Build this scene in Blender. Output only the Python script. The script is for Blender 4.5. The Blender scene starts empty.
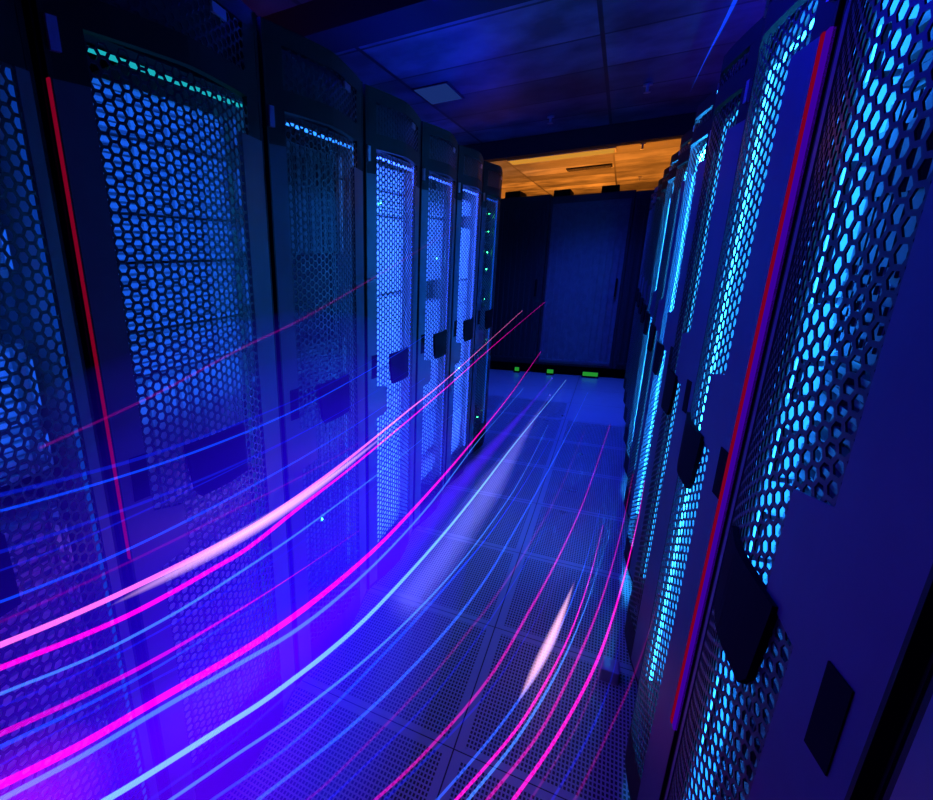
import bpy, bmesh, math, random
from mathutils import Matrix, Vector
random.seed(7)
SC = bpy.context.scene
COL = SC.collection
PI = math.pi

# ------------------------------------------------------------------ render look
SC.view_settings.view_transform = 'Standard'
SC.view_settings.look = 'None'
SC.view_settings.gamma = 1.0
SC.view_settings.use_curve_mapping = False
SC.view_settings.exposure = 0.0
SC.cycles.use_denoising = True
SC.cycles.transparent_max_bounces = 48
SC.cycles.max_bounces = 8
SC.cycles.diffuse_bounces = 3
SC.cycles.glossy_bounces = 3
SC.cycles.volume_bounces = 0
SC.cycles.sample_clamp_indirect = 4.0

# ------------------------------------------------------------------ materials
def new_mat(name):
    m = bpy.data.materials.new(name); m.use_nodes = True
    m.node_tree.nodes.clear()
    return m, m.node_tree.nodes, m.node_tree.links

def pbr(name, col, rough=0.5, metal=0.0, noise=0.0, spec=0.5):
    m, n, l = new_mat(name)
    o = n.new('ShaderNodeOutputMaterial'); b = n.new('ShaderNodeBsdfPrincipled')
    b.inputs['Roughness'].default_value = rough; b.inputs['Metallic'].default_value = metal
    b.inputs['Specular IOR Level'].default_value = spec
    l.new(b.outputs[0], o.inputs[0])
    tc = n.new('ShaderNodeTexCoord'); nz = n.new('ShaderNodeTexNoise')
    nz.inputs['Scale'].default_value = 18; nz.inputs['Detail'].default_value = 4
    l.new(tc.outputs['Object'], nz.inputs['Vector'])
    r = n.new('ShaderNodeValToRGB')
    k = noise
    r.color_ramp.elements[0].position = 0.3; r.color_ramp.elements[1].position = 0.7
    r.color_ramp.elements[0].color = (col[0]*(1-k), col[1]*(1-k), col[2]*(1-k), 1)
    r.color_ramp.elements[1].color = (min(1, col[0]*(1+k)), min(1, col[1]*(1+k)), min(1, col[2]*(1+k)), 1)
    l.new(nz.outputs['Fac'], r.inputs['Fac']); l.new(r.outputs['Color'], b.inputs['Base Color'])
    return m

def emit(name, col, strength):
    m, n, l = new_mat(name)
    o = n.new('ShaderNodeOutputMaterial'); e = n.new('ShaderNodeEmission')
    e.inputs[0].default_value = (*col, 1); e.inputs[1].default_value = strength
    l.new(e.outputs[0], o.inputs[0])
    return m

def glow_strand(name, col, strength):
    """a strand of light: lets what is behind it show through and adds its own light"""
    m, n, l = new_mat(name)
    o = n.new('ShaderNodeOutputMaterial'); e = n.new('ShaderNodeEmission')
    t = n.new('ShaderNodeBsdfTransparent'); a = n.new('ShaderNodeAddShader')
    e.inputs[0].default_value = (*col, 1); e.inputs[1].default_value = strength
    l.new(e.outputs[0], a.inputs[0]); l.new(t.outputs[0], a.inputs[1]); l.new(a.outputs[0], o.inputs[0])
    return m

def glow_volume(name, col, strength):
    m, n, l = new_mat(name)
    o = n.new('ShaderNodeOutputMaterial'); e = n.new('ShaderNodeEmission')
    e.inputs[0].default_value = (*col, 1); e.inputs[1].default_value = strength
    l.new(e.outputs[0], o.inputs['Volume'])
    return m

M = {}
M['cabinet'] = pbr('cabinet black steel', (0.018, 0.018, 0.022), 0.45, 0, 0.2)
M['door'] = pbr('door black steel', (0.008, 0.008, 0.01), 0.6, 0, 0.15, 0.15)
M['panel'] = pbr('door side panel grey lacquer', (0.07, 0.07, 0.10), 0.42, 0, 0.06, 0.3)
M['mesh'] = pbr('perforated black steel', (0.035, 0.035, 0.04), 0.4, 0.4, 0.1)
M['black'] = pbr('black plastic', (0.004, 0.004, 0.005), 0.8, 0, 0, 0.08)
M['steel'] = pbr('bright steel', (0.55, 0.56, 0.6), 0.3, 0.8)
M['rail'] = pbr('rack rail zinc', (0.3, 0.3, 0.33), 0.4, 0.5)
M['inside'] = pbr('cabinet lining light grey', (0.6, 0.61, 0.64), 0.6)
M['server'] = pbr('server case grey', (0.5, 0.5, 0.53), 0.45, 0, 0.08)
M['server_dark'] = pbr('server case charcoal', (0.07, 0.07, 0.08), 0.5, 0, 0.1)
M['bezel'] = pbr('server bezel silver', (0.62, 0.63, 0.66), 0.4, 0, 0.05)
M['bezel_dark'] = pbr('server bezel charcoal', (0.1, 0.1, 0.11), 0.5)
M['red_lacquer'] = pbr('red edge trim', (0.5, 0.01, 0.03), 0.35)

# ------------------------------------------------------------------ mesh helpers
def link(name, me, mat, parent=None, loc=None):
    o = bpy.data.objects.new(name, me); COL.objects.link(o)
    if mat is not None and me is not None and not me.materials:
        me.materials.append(mat)
    if parent is not None: o.parent = parent
    if loc is not None: o.location = loc
    return o

def build(name, bm, mat, parent=None, smooth=False, loc=None):
    me = bpy.data.meshes.new(name)
    bmesh.ops.recalc_face_normals(bm, faces=bm.faces)
    bm.to_mesh(me); bm.free()
    if smooth:
        for f in me.polygons: f.use_smooth = True
    return link(name, me, mat, parent, loc)

def box(bm, x0, x1, y0, y1, z0, z1, bev=0.0):
    r = bmesh.ops.create_cube(bm, size=1.0)
    vs = r['verts']
    for v in vs:
        v.co = Vector(((x0+x1)/2+v.co.x*(x1-x0), (y0+y1)/2+v.co.y*(y1-y0), (z0+z1)/2+v.co.z*(z1-z0)))
    if bev > 0:
        es = list({e for v in vs for e in v.link_edges})
        bmesh.ops.bevel(bm, geom=es, offset=bev, segments=2, affect='EDGES', profile=0.6)

def cyl(bm, c, r, h, axis='Z', seg=16, r2=None):
    ret = bmesh.ops.create_cone(bm, cap_ends=True, segments=seg, radius1=r, radius2=r if r2 is None else r2, depth=h)
    rot = {'Z': Matrix.Identity(4), 'X': Matrix.Rotation(PI/2, 4, 'Y'), 'Y': Matrix.Rotation(PI/2, 4, 'X')}[axis]
    bmesh.ops.transform(bm, matrix=Matrix.Translation(c) @ rot, verts=ret['verts'])

def tag(o, label=None, cat=None, group=None, kind=None):
    if label: o['label'] = label
    if cat: o['category'] = cat
    if group: o['group'] = group
    if kind: o['kind'] = kind
    return o

def copy_tree(o, parent=None, shared=True):
    c = o.copy(); COL.objects.link(c)
    if parent is not None: c.parent = parent
    for ch in list(o.children): copy_tree(ch, c)
    return c

def empty(name, loc=(0, 0, 0), rz=0.0):
    o = bpy.data.objects.new(name, None); COL.objects.link(o)
    o.empty_display_size = 0.1
    o.location = loc; o.rotation_euler = (0, 0, rz)
    return o

# ------------------------------------------------------------------ camera (14 mm wide angle, frame cropped from the left)
cam = bpy.data.cameras.new('camera')
cam.sensor_fit = 'HORIZONTAL'; cam.sensor_width = 36.0
cam.lens = 495.54/933*36
cam.shift_x = (466.5-321.33)/933
cam.shift_y = (411.39-400)/933
cam.clip_start = 0.01; cam.clip_end = 60
co = bpy.data.objects.new('camera', cam); COL.objects.link(co)
right = Vector((0.8652, 0.5002, -0.0347)); down = Vector((0.1172, -0.2689, -0.9560)); fwd = Vector((-0.4875, 0.8231, -0.2913))
co.matrix_world = Matrix(((right.x, -down.x, -fwd.x, 0), (right.y, -down.y, -fwd.y, 0), (right.z, -down.z, -fwd.z, 1.457), (0, 0, 0, 1)))
SC.camera = co

AX, BX = -0.79, 0.223          # front planes of the two cabinet rows
W = 0.55                       # cabinet width
# ------------------------------------------------------------------ server cabinet
def bow(x):
    t = 2*x/W-1
    return -(0.008+0.040*(1-abs(t)**1.35))

def bowed_sheet(bm, slices, nx=8, thick=0.012, off=0.0):
    """slab following the bowed door: slices = [(z, x_from, x_to), ...] bottom to top"""
    F, B = [], []
    for z, xa, xb in slices:
        rf, rb = [], []
        for i in range(nx+1):
            x = xa+(xb-xa)*i/nx
            rf.append(bm.verts.new((x, bow(x)-off, z))); rb.append(bm.verts.new((x, bow(x)-off+thick, z)))
        F.append(rf); B.append(rb)
    n = len(slices)
    for j in range(n-1):
        for i in range(nx):
            bm.faces.new((F[j][i], F[j][i+1], F[j+1][i+1], F[j+1][i]))
            bm.faces.new((B[j][i+1], B[j][i], B[j+1][i], B[j+1][i+1]))
        bm.faces.new((B[j][0], F[j][0], F[j+1][0], B[j+1][0]))
        bm.faces.new((F[j][nx], B[j][nx], B[j+1][nx], F[j+1][nx]))
    for j in (0, n-1):
        for i in range(nx):
            bm.faces.new((F[j][i], F[j][i+1], B[j][i+1], B[j][i]))

HEXP = 0.0205                  # vertical spacing of the holes
def hex_panel(bm, x0, x1, z0, z1, open_=0.74, depth=0.0016):
    R = HEXP/math.sqrt(3); r = R*open_
    dx = 1.5*R
    nxc = int((x1-x0)/dx)+1
    nz = int((z1-z0)/HEXP)
    cache = {}
    def ov(x, z):
        k = (round(x, 4), round(z, 4))
        v = cache.get(k)
        if v is None:
            v = bm.verts.new((x, bow(x), z)); cache[k] = v
        return v
    for i in range(nxc):
        cx = x0+i*dx
        if cx > x1: break
        for j in range(nz):
            cz = z0+j*HEXP+(HEXP/2 if i % 2 else 0)
            if cz > z1: continue
            o, a, b = [], [], []
            for k in range(6):
                c, s = math.cos(k*PI/3), math.sin(k*PI/3)
                o.append(ov(cx+R*c, cz+R*s))
                x, z = cx+r*c, cz+r*s
                a.append(bm.verts.new((x, bow(x), z))); b.append(bm.verts.new((x, bow(x)+depth, z)))
            for k in range(6):
                q = (k+1) % 6
                bm.faces.new((o[k], o[q], a[q], a[k]))
                bm.faces.new((a[k], a[q], b[q], b[k]))

def strip_slices(z0, z1, edge, inner, bump, b0, b1, chamfer, far):
    """side panel from the door edge to its inner edge, widening into a wedge between b0 and b1"""
    zs = [(z0, inner), (b0-chamfer, inner), (b0, inner+bump), (b1, inner+bump), (b1+chamfer, inner), (z1, inner)]
    out = []
    for z, w in zs:
        out.append((z, edge, w) if not far else (z, W-w, W-edge))
    return out

def make_cabinet(side, led_mat):
    """side 'L': the near edge is local x=0; side 'R': the near edge is local x=W.  Front faces local -y."""
    root = empty('server_cabinet')
    HT = 2.0 if side == 'L' else 1.945
    # shell
    bm = bmesh.new()
    for (x0, x1, y0, y1, z0, z1) in ((0, .018, 0, 1.0, .06, HT), (W-.018, W, 0, 1.0, .06, HT), (0, W, 0, 1.0, HT-.015, HT),
                                     (0, W, 0, 1.0, .06, .10), (0, W, .985, 1.0, .06, HT),
                                                                          (.018, W-.018, .0, .03, 1.822, HT-.015), (.018, W-.018, 0, .03, .10, .17)):
        box(bm, x0, x1, y0, y1, z0, z1)
    build('shell', bm, M['cabinet'], root)
    bm = bmesh.new()
    for x in (.07, W-.07):
        for y in (.08, .9):
            cyl(bm, (x, y, .03), .02, .062, seg=12); cyl(bm, (x, y, .005), .03, .01, seg=12)
    build('levelling_feet', bm, M['steel'], root)
    for x in (.052, W-.052-.02):
        bm = bmesh.new(); box(bm, x, x+.02, .075, .095, .17, 1.82); 
        for k in range(36): box(bm, x+.006, x+.014, .073, .076, .2+k*.0445, .215+k*.0445)
        build('mounting_rail', bm, M['rail'], root)
    bm = bmesh.new(); box(bm, .0185, .0205, .003, .98, .1, HT-.02); box(bm, W-.0205, W-.0185, .003, .98, .1, HT-.02); box(bm, .02, W-.02, .975, .983, .1, HT-.02)
    build('inner_lining', bm, M['inside'], root)
    for x in (.022, W-.022-.010):
        bm = bmesh.new(); box(bm, x, x+.010, .004, .012, .18, 1.815)
        build('light_strip', bm, led_mat, root)
    bm = bmesh.new(); box(bm, .03, W-.03, .002, .008, 1.798, 1.805)
    build('light_strip', bm, led_mat, root)
    # door
    bm = bmesh.new()
    bowed_sheet(bm, [(HT-.045, .004, W-.004), (HT-.005, .004, W-.004)], 16, .014, .001)
    bowed_sheet(bm, [(1.815, .004, W-.004), (1.862, .004, W-.004)], 16, .014, .001)
    bowed_sheet(bm, [(.085, .004, W-.004), (.20, .004, W-.004)], 16, .014, .001)
    bowed_sheet(bm, [(1.735, .004, .07), (HT-.04, .004, .07)], 4, .014, .0005)
    bowed_sheet(bm, [(1.735, W-.07, W-.004), (HT-.04, W-.07, W-.004)], 4, .014, .0005)
    for x in (.004, W-.014): box(bm, x, x+.01, -.012, -.0005, .085, HT-.005)
    door = build('door', bm, M['door'], root)
    bm = bmesh.new()
    hex_panel(bm, .045, W-.035, .185, 1.82); hex_panel(bm, .045, W-.035, 1.85, HT-.04)
    build('mesh_panel', bm, M['mesh'], door)
    nf = side == 'R'
    nb = (1.09, 1.215) if side == 'R' else (.86, .965)
    nw = .118 if side == 'R' else .068
    bm = bmesh.new()
    bowed_sheet(bm, strip_slices(.10, 1.735, .006, nw, .07, nb[0], nb[1], .014, nf), 8, .012, .002)
    build('side_panel', bm, M['panel'], door)
    bm = bmesh.new()
    bowed_sheet(bm, strip_slices(.10, 1.735, .006, .108, .0, 1.0, 1.1, .05, not nf), 6, .012, .002)
    build('side_panel', bm, M['panel'], door)
    # black pull plate across the middle of the door, its near end slanted
    bm = bmesh.new()
    sl = [(.965, .185, .345), (.985, .17, .345), (1.085, .158, .345), (1.092, .158, .340)]
    if nf: sl = [(z, W-b, W-a) for z, a, b in sl]
    bowed_sheet(bm, sl, 12, .008, .007)
    build('handle', bm, M['black'], door)
    # black latch plate set in the near panel
    sl = [(1.015, .032, .066), (1.105, .034, .068)]
    if nf: sl = [(z, W-b, W-a) for z, a, b in sl]
    bm = bmesh.new(); bowed_sheet(bm, sl, 3, .006, .0035)
    build('latch', bm, M['black'], door)
    bm = bmesh.new()
    hx = W-.03 if nf else .012
    bowed_sheet(bm, [(1.772, hx, hx+.016), (1.818, hx, hx+.016)], 2, .008, .007)
    build('hinge', bm, M['steel'], door)
    bm = bmesh.new()
    lx = .16 if nf else .36
    bowed_sheet(bm, [(HT-.07, lx, lx+.05), (HT-.052, lx, lx+.05)], 4, .006, .004)
    build('name_plate', bm, M['steel'], door)
    return root

# ------------------------------------------------------------------ servers (front at local y=0, facing -y)
SW = 0.405
def make_server(h, style, dark):
    root = empty('server')
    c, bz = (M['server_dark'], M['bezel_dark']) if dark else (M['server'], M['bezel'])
    bm = bmesh.new(); box(bm, 0, SW, .012, .62, 0, h-.003, .002)
    build('chassis', bm, c, root)
    bm = bmesh.new()
    if style == 'flat':
        n = max(2, int(h/.0148))
        for k in range(n):
            z = .004+k*(h-.010)/n
            box(bm, .03, SW-.03, -.004+(k % 2)*.006, .012, z, z+(h-.010)/n*.62)
        for x in (.11, .2, .29): box(bm, x, x+.008, -.006, .01, .004, h-.008)
    else:
        n = 9
        for k in range(n):
            x = .03+k*(SW-.06)/n
            box(bm, x, x+(SW-.06)/n*.82, -.004, .012, .005, h-.012)
            box(bm, x+.006, x+(SW-.06)/n*.82-.006, -.010, -.003, h*.62, h*.86)
            for q in range(5): box(bm, x+.005, x+(SW-.06)/n*.82-.005, -.007, -.003, .02+q*.02, .03+q*.02)
    build('bezel', bm, bz, root)
    for x in (.004, SW-.022):
        bm = bmesh.new()
        box(bm, x, x+.018, 0, .012, .003, h-.006); box(bm, x+.004, x+.013, -.022, 0, h*.2, h*.2+.008); box(bm, x+.004, x+.013, -.022, 0, h*.75, h*.75+.008)
        box(bm, x+.004, x+.013, -.026, -.018, h*.2, h*.75+.008)
        build('ear_handle', bm, M['steel'], root)
    return root

LEDM = {'green': emit('status light green', (.04, 1, .25), 30), 'cyan': emit('status light cyan', (.1, .7, 1), 14), 'amber': emit('status light amber', (1, .35, .05), 8)}
led_me = {}
for k in LEDM:
    bm = bmesh.new(); box(bm, -.004, .004, -.004, .002, -.003, .003, .001)
    me = bpy.data.meshes.new('status_light'); bm.to_mesh(me); bm.free(); me.materials.append(LEDM[k]); led_me[k] = me

PROTO = {}
for dark in (0, 1):
    for nm, h, st in (('thin', .0889, 'flat'), ('mid', .1334, 'flat'), ('tall', .30, 'blade')):
        PROTO[(nm, dark)] = [make_server(h, st, dark), h, False]

def place_server(nm, dark, cab_m, z, label, group, leds):
    pr = PROTO[(nm, dark)]
    if not pr[2]: o = pr[0]; pr[2] = True
    else: o = copy_tree(pr[0])
    for ch in list(o.children):
        if ch.name.startswith('status_light'): bpy.data.objects.remove(ch)
    x0 = (W-SW)/2
    o.matrix_world = cab_m @ Matrix.Translation((x0, .032, z))
    for (lx, lz, colr) in leds:
        l_ = link('status_light', led_me[colr], None, o, (lx, -.008, pr[1]*lz))
    tag(o, label, 'server', group)
    return o

def strip_mat(i, col, s): return emit('cabinet light %d' % i, col, s)
BLUE = (.006, .11, 1.0); SKY = (.02, .36, 1.0); VIO = (.03, .10, 1.0)

# (row, index, near edge y, light colour, light strength, server density, dark?, label)
LEFT = [
 (-.025, BLUE, .3, .95, 0, 'black server cabinet cut off by the left edge of the picture', 'leftmost cabinet at the picture edge'),
 (.540, (.01, .42, .5), 1.0, .97, 0, 'large server cabinet with wide blue honeycomb door, second from the left edge', 'large honeycomb cabinet second from the left edge'),
 (1.100, (.02, .2, 1), 2.6, .6, 1, 'dim server cabinet with sparse blue specks behind its mesh, third from the left', 'dim speckled cabinet third from the left edge'),
 (1.660, VIO, 8.0, .97, 0, 'bright violet-blue server cabinet, fourth from the left edge', 'bright violet-blue cabinet in the middle of the left row'),
 (2.220, VIO, 5.5, .75, 0, 'narrow-looking blue server cabinet in the left row, third from its far end', 'cabinet third from the far end of the left row'),
 (2.780, VIO, 8.0, .97, 0, 'bright blue server cabinet in the left row, last but one at the far end', 'last but one cabinet of the left row'),
 (3.340, BLUE, 1.4, .6, 1, 'dark server cabinet with green lights, last of the left row', 'last cabinet of the left row with green lights'),
]
RIGHT = [
 (-.120, BLUE, 0.6, .0, 1, 'unlit black server cabinet at the lower right edge, nearest the camera', ''),
 (.455, SKY, .15, .9, 1, 'largest server cabinet, filling the right edge, with bright blue spots behind its mesh', 'largest right-hand cabinet nearest the camera'),
 (1.030, SKY, 14.0, .97, 0, 'right row server cabinet with red light reflected along its broad blue door panel', 'right-hand cabinet with the red edge reflection'),
 (1.605, SKY, 2.5, .8, 1, 'dimmer server cabinet in the right row just beyond the one with the red edge reflection', 'dimmer cabinet beyond the red edge reflection'),
 (2.180, SKY, 160.0, .97, 0, 'right row server cabinet with dazzling cyan light column', 'right-hand cabinet with dazzling cyan column'),
 (2.755, SKY, 10.0, .8, 0, 'narrow sliver of server cabinet just beyond the dazzling cyan column', 'sliver of cabinet beyond the dazzling cyan column'),
 (3.330, SKY, 120.0, 0, 0, 'far server cabinet in the right row with a thin bright cyan line', ''),
 (3.905, SKY, 8.0, 0, 1, 'far server cabinet in the right row, seventh lit one from the camera', ''),
 (4.480, SKY, 8.0, 0, 1, 'far server cabinet in the right row, third from the end wall cabinets', ''),
 (5.055, BLUE, 4.0, 0, 1, 'far server cabinet in the right row, second from the end wall cabinets', ''),
 (5.630, BLUE, 3.0, 0, 1, 'last server cabinet of the right row, next to the end wall cabinets', ''),
]
proto = {}
def cabinet_fill(m, col, power, hh, zc, ww=.40, xc=W/2):  # unseen area light added behind the door to brighten the inside
    d = bpy.data.lights.new('cabinet_fill', 'AREA'); d.shape = 'RECTANGLE'; d.size = ww; d.size_y = hh; d.color = col; d.energy = power
    o = bpy.data.objects.new('cabinet_fill', d); COL.objects.link(o)
    o.matrix_world = m @ Matrix.Translation((xc, -.002, zc)) @ Matrix.Rotation(PI/2, 4, 'X')
    return o
# power, height of the lit stretch, its centre
FILL = {('L', 0): (1.0, .66, 1.5), ('L', 1): (.95, .66, 1.48), ('L', 2): (1.0, 1.3, 1.0), ('L', 3): (11, 1.58, 1.0), ('L', 4): (6, 1.5, .95), ('L', 5): (12, 1.58, 1.0), ('L', 6): (.8, 1.5, 1.0),
        ('R', 1): (6.0, 1.5, 1.05, .06, .06), ('R', 2): (16, 1.58, 1.05), ('R', 3): (1.2, 1.5, 1.0), ('R', 4): (150, 1.58, 1.0), ('R', 5): (4, 1.5, 1.0), ('R', 6): (110, 1.5, 1.0), ('R', 7): (4, 1.5, 1.0)}
def put_cabinet(side, i, y, col, s, dens, dark, label, where):
    fill = FILL.get((side, i)); col2 = ((.03, .12, 1) if 3 <= i <= 5 else (.008, .13, 1)) if side == 'L' else (.010, .22, 1)
    lm = strip_mat(i+(20 if side == 'R' else 0), col, s)
    if side not in proto:
        root = make_cabinet(side, lm); proto[side] = root
    else:
        root = copy_tree(proto[side])
        for ch in root.children:
            if ch.name.startswith('light_strip'):
                ch.data = ch.data.copy(); ch.data.materials[0] = lm
    if side == 'L': m = Matrix.Translation((AX, y, 0)) @ Matrix.Rotation(PI/2, 4, 'Z')
    else: m = Matrix.Translation((BX, y+W, 0)) @ Matrix.Rotation(-PI/2, 4, 'Z')
    root.matrix_world = m
    if fill:
        cabinet_fill(m, col2, *fill)
    tag(root, label, 'server cabinet', 'server cabinets of the left row' if side == 'L' else 'server cabinets of the right row')
    rnd = random.Random(100+i+(50 if side == 'R' else 0))
    z = .20
    if dens <= 0: return root
    while z < 1.74:
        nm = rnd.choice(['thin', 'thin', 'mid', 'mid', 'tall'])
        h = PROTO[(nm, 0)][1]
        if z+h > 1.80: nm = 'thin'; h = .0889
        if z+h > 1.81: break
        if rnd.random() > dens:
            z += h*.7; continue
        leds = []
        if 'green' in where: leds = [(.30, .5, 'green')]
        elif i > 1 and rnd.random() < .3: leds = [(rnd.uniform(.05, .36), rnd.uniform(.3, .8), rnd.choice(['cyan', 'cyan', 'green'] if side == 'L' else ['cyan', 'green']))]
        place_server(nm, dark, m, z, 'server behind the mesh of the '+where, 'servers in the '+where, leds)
        z += h+.002
    return root
cabs = {}
for i, (y, col, s, d, k, lab, wh) in enumerate(LEFT): cabs['L', i] = put_cabinet('L', i, y, col, s, d, k, lab, wh)
for i, (y, col, s, d, k, lab, wh) in enumerate(RIGHT): cabs['R', i] = put_cabinet('R', i, y, col, s, d, k, lab, wh)
for pr in PROTO.values():
    if not pr[2]:
        for ch in list(pr[0].children): bpy.data.objects.remove(ch)
        bpy.data.objects.remove(pr[0])
# the leftmost door has hardly any side panel on its far side
d = [c for c in cabs['L', 0].children if c.name.startswith('door')][0]
sp = max([c for c in d.children if c.name.startswith('side_panel')], key=lambda c: max(v.co.x for v in c.data.vertices))
bm = bmesh.new(); bowed_sheet(bm, strip_slices(.10, 1.735, .006, .034, .0, 1.0, 1.1, .05, True), 4, .012, .002)
me = bpy.data.meshes.new('side_panel'); bmesh.ops.recalc_face_normals(bm, faces=bm.faces); bm.to_mesh(me); bm.free(); me.materials.append(M['panel']); sp.data = me
# red and violet light reflected on two door edges, built as glowing strips
RED = emit('red light reflected on edge', (.5, .0, .04), .36)
VIOE = emit('violet light reflected on edge', (.12, .0, .9), .35)
def add_edge_glint(cab, x, wd, z0, mt, word):
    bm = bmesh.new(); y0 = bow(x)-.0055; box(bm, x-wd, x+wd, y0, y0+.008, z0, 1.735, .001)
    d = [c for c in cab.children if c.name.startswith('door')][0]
    o = build('edge_reflection', bm, mt, d); o['label'] = word+' glowing edge strip'
add_edge_glint(cabs['L', 1], .004, .0013, .9, RED, 'red')
add_edge_glint(cabs['R', 2], W-.026, .006, .5, RED, 'red')
add_edge_glint(cabs['R', 2], W-.012, .008, .5, VIOE, 'violet')

# ------------------------------------------------------------------ room
def structure(name, bm, mat):
    o = build(name, bm, mat); o['kind'] = 'structure'; return o

def floor_material():
    m, n, l = new_mat('perforated raised floor tiles')
    o = n.new('ShaderNodeOutputMaterial'); b = n.new('ShaderNodeBsdfPrincipled')
    tc = n.new('ShaderNodeTexCoord'); sep = n.new('ShaderNodeSeparateXYZ')
    l.new(tc.outputs['Object'], sep.inputs[0])
    def math_(op, a, bb=None, c=None):
        q = n.new('ShaderNodeMath'); q.operation = op
        for i, v in enumerate((a, bb, c)):
            if v is None: continue
            if isinstance(v, (int, float)): q.inputs[i].default_value = v
            else: l.new(v, q.inputs[i])
        return q.outputs[0]
    def cell(v, off, size):
        s = math_('DIVIDE', math_('SUBTRACT', v, off), size)
        return math_('ABSOLUTE', math_('SUBTRACT', math_('FRACT', s), .5))   # 0 centre .. .5 edge
    ex = cell(sep.outputs[0], -.27, .6); ey = cell(sep.outputs[1], 1.784, .6)
    edge = math_('MAXIMUM', ex, ey)
    rim = math_('GREATER_THAN', edge, .455)
    joint = math_('GREATER_THAN', edge, .4965)
    hx = cell(sep.outputs[0], 0, .0105); hy = cell(sep.outputs[1], 0, .017)
    hole = math_('MULTIPLY', math_('LESS_THAN', hx, .30), math_('LESS_THAN', hy, .32))
    solid_far = math_('MAXIMUM', math_('GREATER_THAN', sep.outputs[1], 5.384), math_('MULTIPLY', math_('GREATER_THAN', sep.outputs[1], 4.784), math_('GREATER_THAN', sep.outputs[0], -.27)))
    hole = math_('MULTIPLY', hole, math_('SUBTRACT', 1.0, math_('MAXIMUM', rim, solid_far)))
    mx = n.new('ShaderNodeMix'); mx.data_type = 'RGBA'
    mx.inputs['A'].default_value = (.26, .26, .27, 1); mx.inputs['B'].default_value = (.006, .006, .007, 1)
    l.new(math_('MAXIMUM', hole, joint), mx.inputs['Factor'])
    l.new(mx.outputs['Result'], b.inputs['Base Color'])
    nz = n.new('ShaderNodeTexNoise'); nz.inputs['Scale'].default_value = 6; l.new(tc.outputs['Object'], nz.inputs['Vector'])
    l.new(math_('MULTIPLY_ADD', nz.outputs['Fac'], .2, .22), b.inputs['Roughness'])
    bp = n.new('ShaderNodeBump'); bp.inputs['Strength'].default_value = .6; bp.inputs['Distance'].default_value = .003
    l.new(math_('SUBTRACT', 1.0, hole), bp.inputs['Height']); l.new(bp.outputs[0], b.inputs['Normal'])
    l.new(b.outputs[0], o.inputs[0])
    return m

def ceiling_material():
    m, n, l = new_mat('suspended ceiling tiles')
    o = n.new('ShaderNodeOutputMaterial'); b = n.new('ShaderNodeBsdfPrincipled')
    tc = n.new('ShaderNodeTexCoord'); mp = n.new('ShaderNodeMapping')
    mp.inputs['Location'].default_value = (.235, 0, 0)
    br = n.new('ShaderNodeTexBrick')
    br.offset = 0; br.squash = 1
    br.inputs['Scale'].default_value = 1; br.inputs['Brick Width'].default_value = 1.2; br.inputs['Row Height'].default_value = .6
    br.inputs['Mortar Size'].default_value = .012
    br.inputs['Color1'].default_value = (.10, .10, .105, 1); br.inputs['Color2'].default_value = (.40, .40, .41, 1); br.inputs['Mortar'].default_value = (.03, .03, .03, 1)
    l.new(tc.outputs['Object'], mp.inputs[0]); l.new(mp.outputs[0], br.inputs['Vector'])
    nz = n.new('ShaderNodeTexNoise'); nz.inputs['Scale'].default_value = 3.0; nz.inputs['Detail'].default_value = 6
    l.new(tc.outputs['Object'], nz.inputs['Vector'])
    mx = n.new('ShaderNodeMix'); mx.data_type = 'RGBA'; mx.blend_type = 'MULTIPLY'; mx.inputs['Factor'].default_value = .7
    rp = n.new('ShaderNodeValToRGB'); rp.color_ramp.elements[0].position = .35; rp.color_ramp.elements[1].position = .65
    l.new(nz.outputs['Fac'], rp.inputs[0]); l.new(br.outputs['Color'], mx.inputs['A']); l.new(rp.outputs[0], mx.inputs['B'])
    l.new(mx.outputs['Result'], b.inputs['Base Color'])
    b.inputs['Roughness'].default_value = .4
    l.new(b.outputs[0], o.inputs[0])
    return m

X0, X1, Y0, Y1, ZC = -2.05, 1.45, -2.2, 13.0, 2.6
bm = bmesh.new(); box(bm, X0, X1, Y0, Y1, -.1, 0); structure('floor', bm, floor_material())
bm = bmesh.new(); box(bm, X0, X1, Y0, Y1, ZC, ZC+.1); structure('ceiling', bm, ceiling_material())
wallm = pbr('painted wall', (.25, .25, .26), .8, 0, .1)
bm = bmesh.new(); box(bm, X0-.1, X0, Y0, Y1, -.1, ZC+.1); structure('wall_left', bm, wallm)
bm = bmesh.new(); box(bm, X1, X1+.1, Y0, Y1, -.1, ZC+.1); structure('wall_right', bm, wallm)
bm = bmesh.new(); box(bm, X0, X1, Y1, Y1+.1, -.1, ZC+.1); structure('wall_back', bm, wallm)
bm = bmesh.new(); box(bm, X0, X1, Y0-.1, Y0, -.1, ZC+.1); structure('wall_front', bm, wallm)
beamm = pbr('dark soffit paint', (.012, .012, .014), .6)
bm = bmesh.new(); box(bm, X0, X1, 6.0, 6.18, 2.43, ZC); structure('trim_1', bm, beamm)
bm = bmesh.new(); box(bm, X0, X1, 2.36, 2.62, 2.47, ZC); structure('trim_2', bm, beamm)

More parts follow.
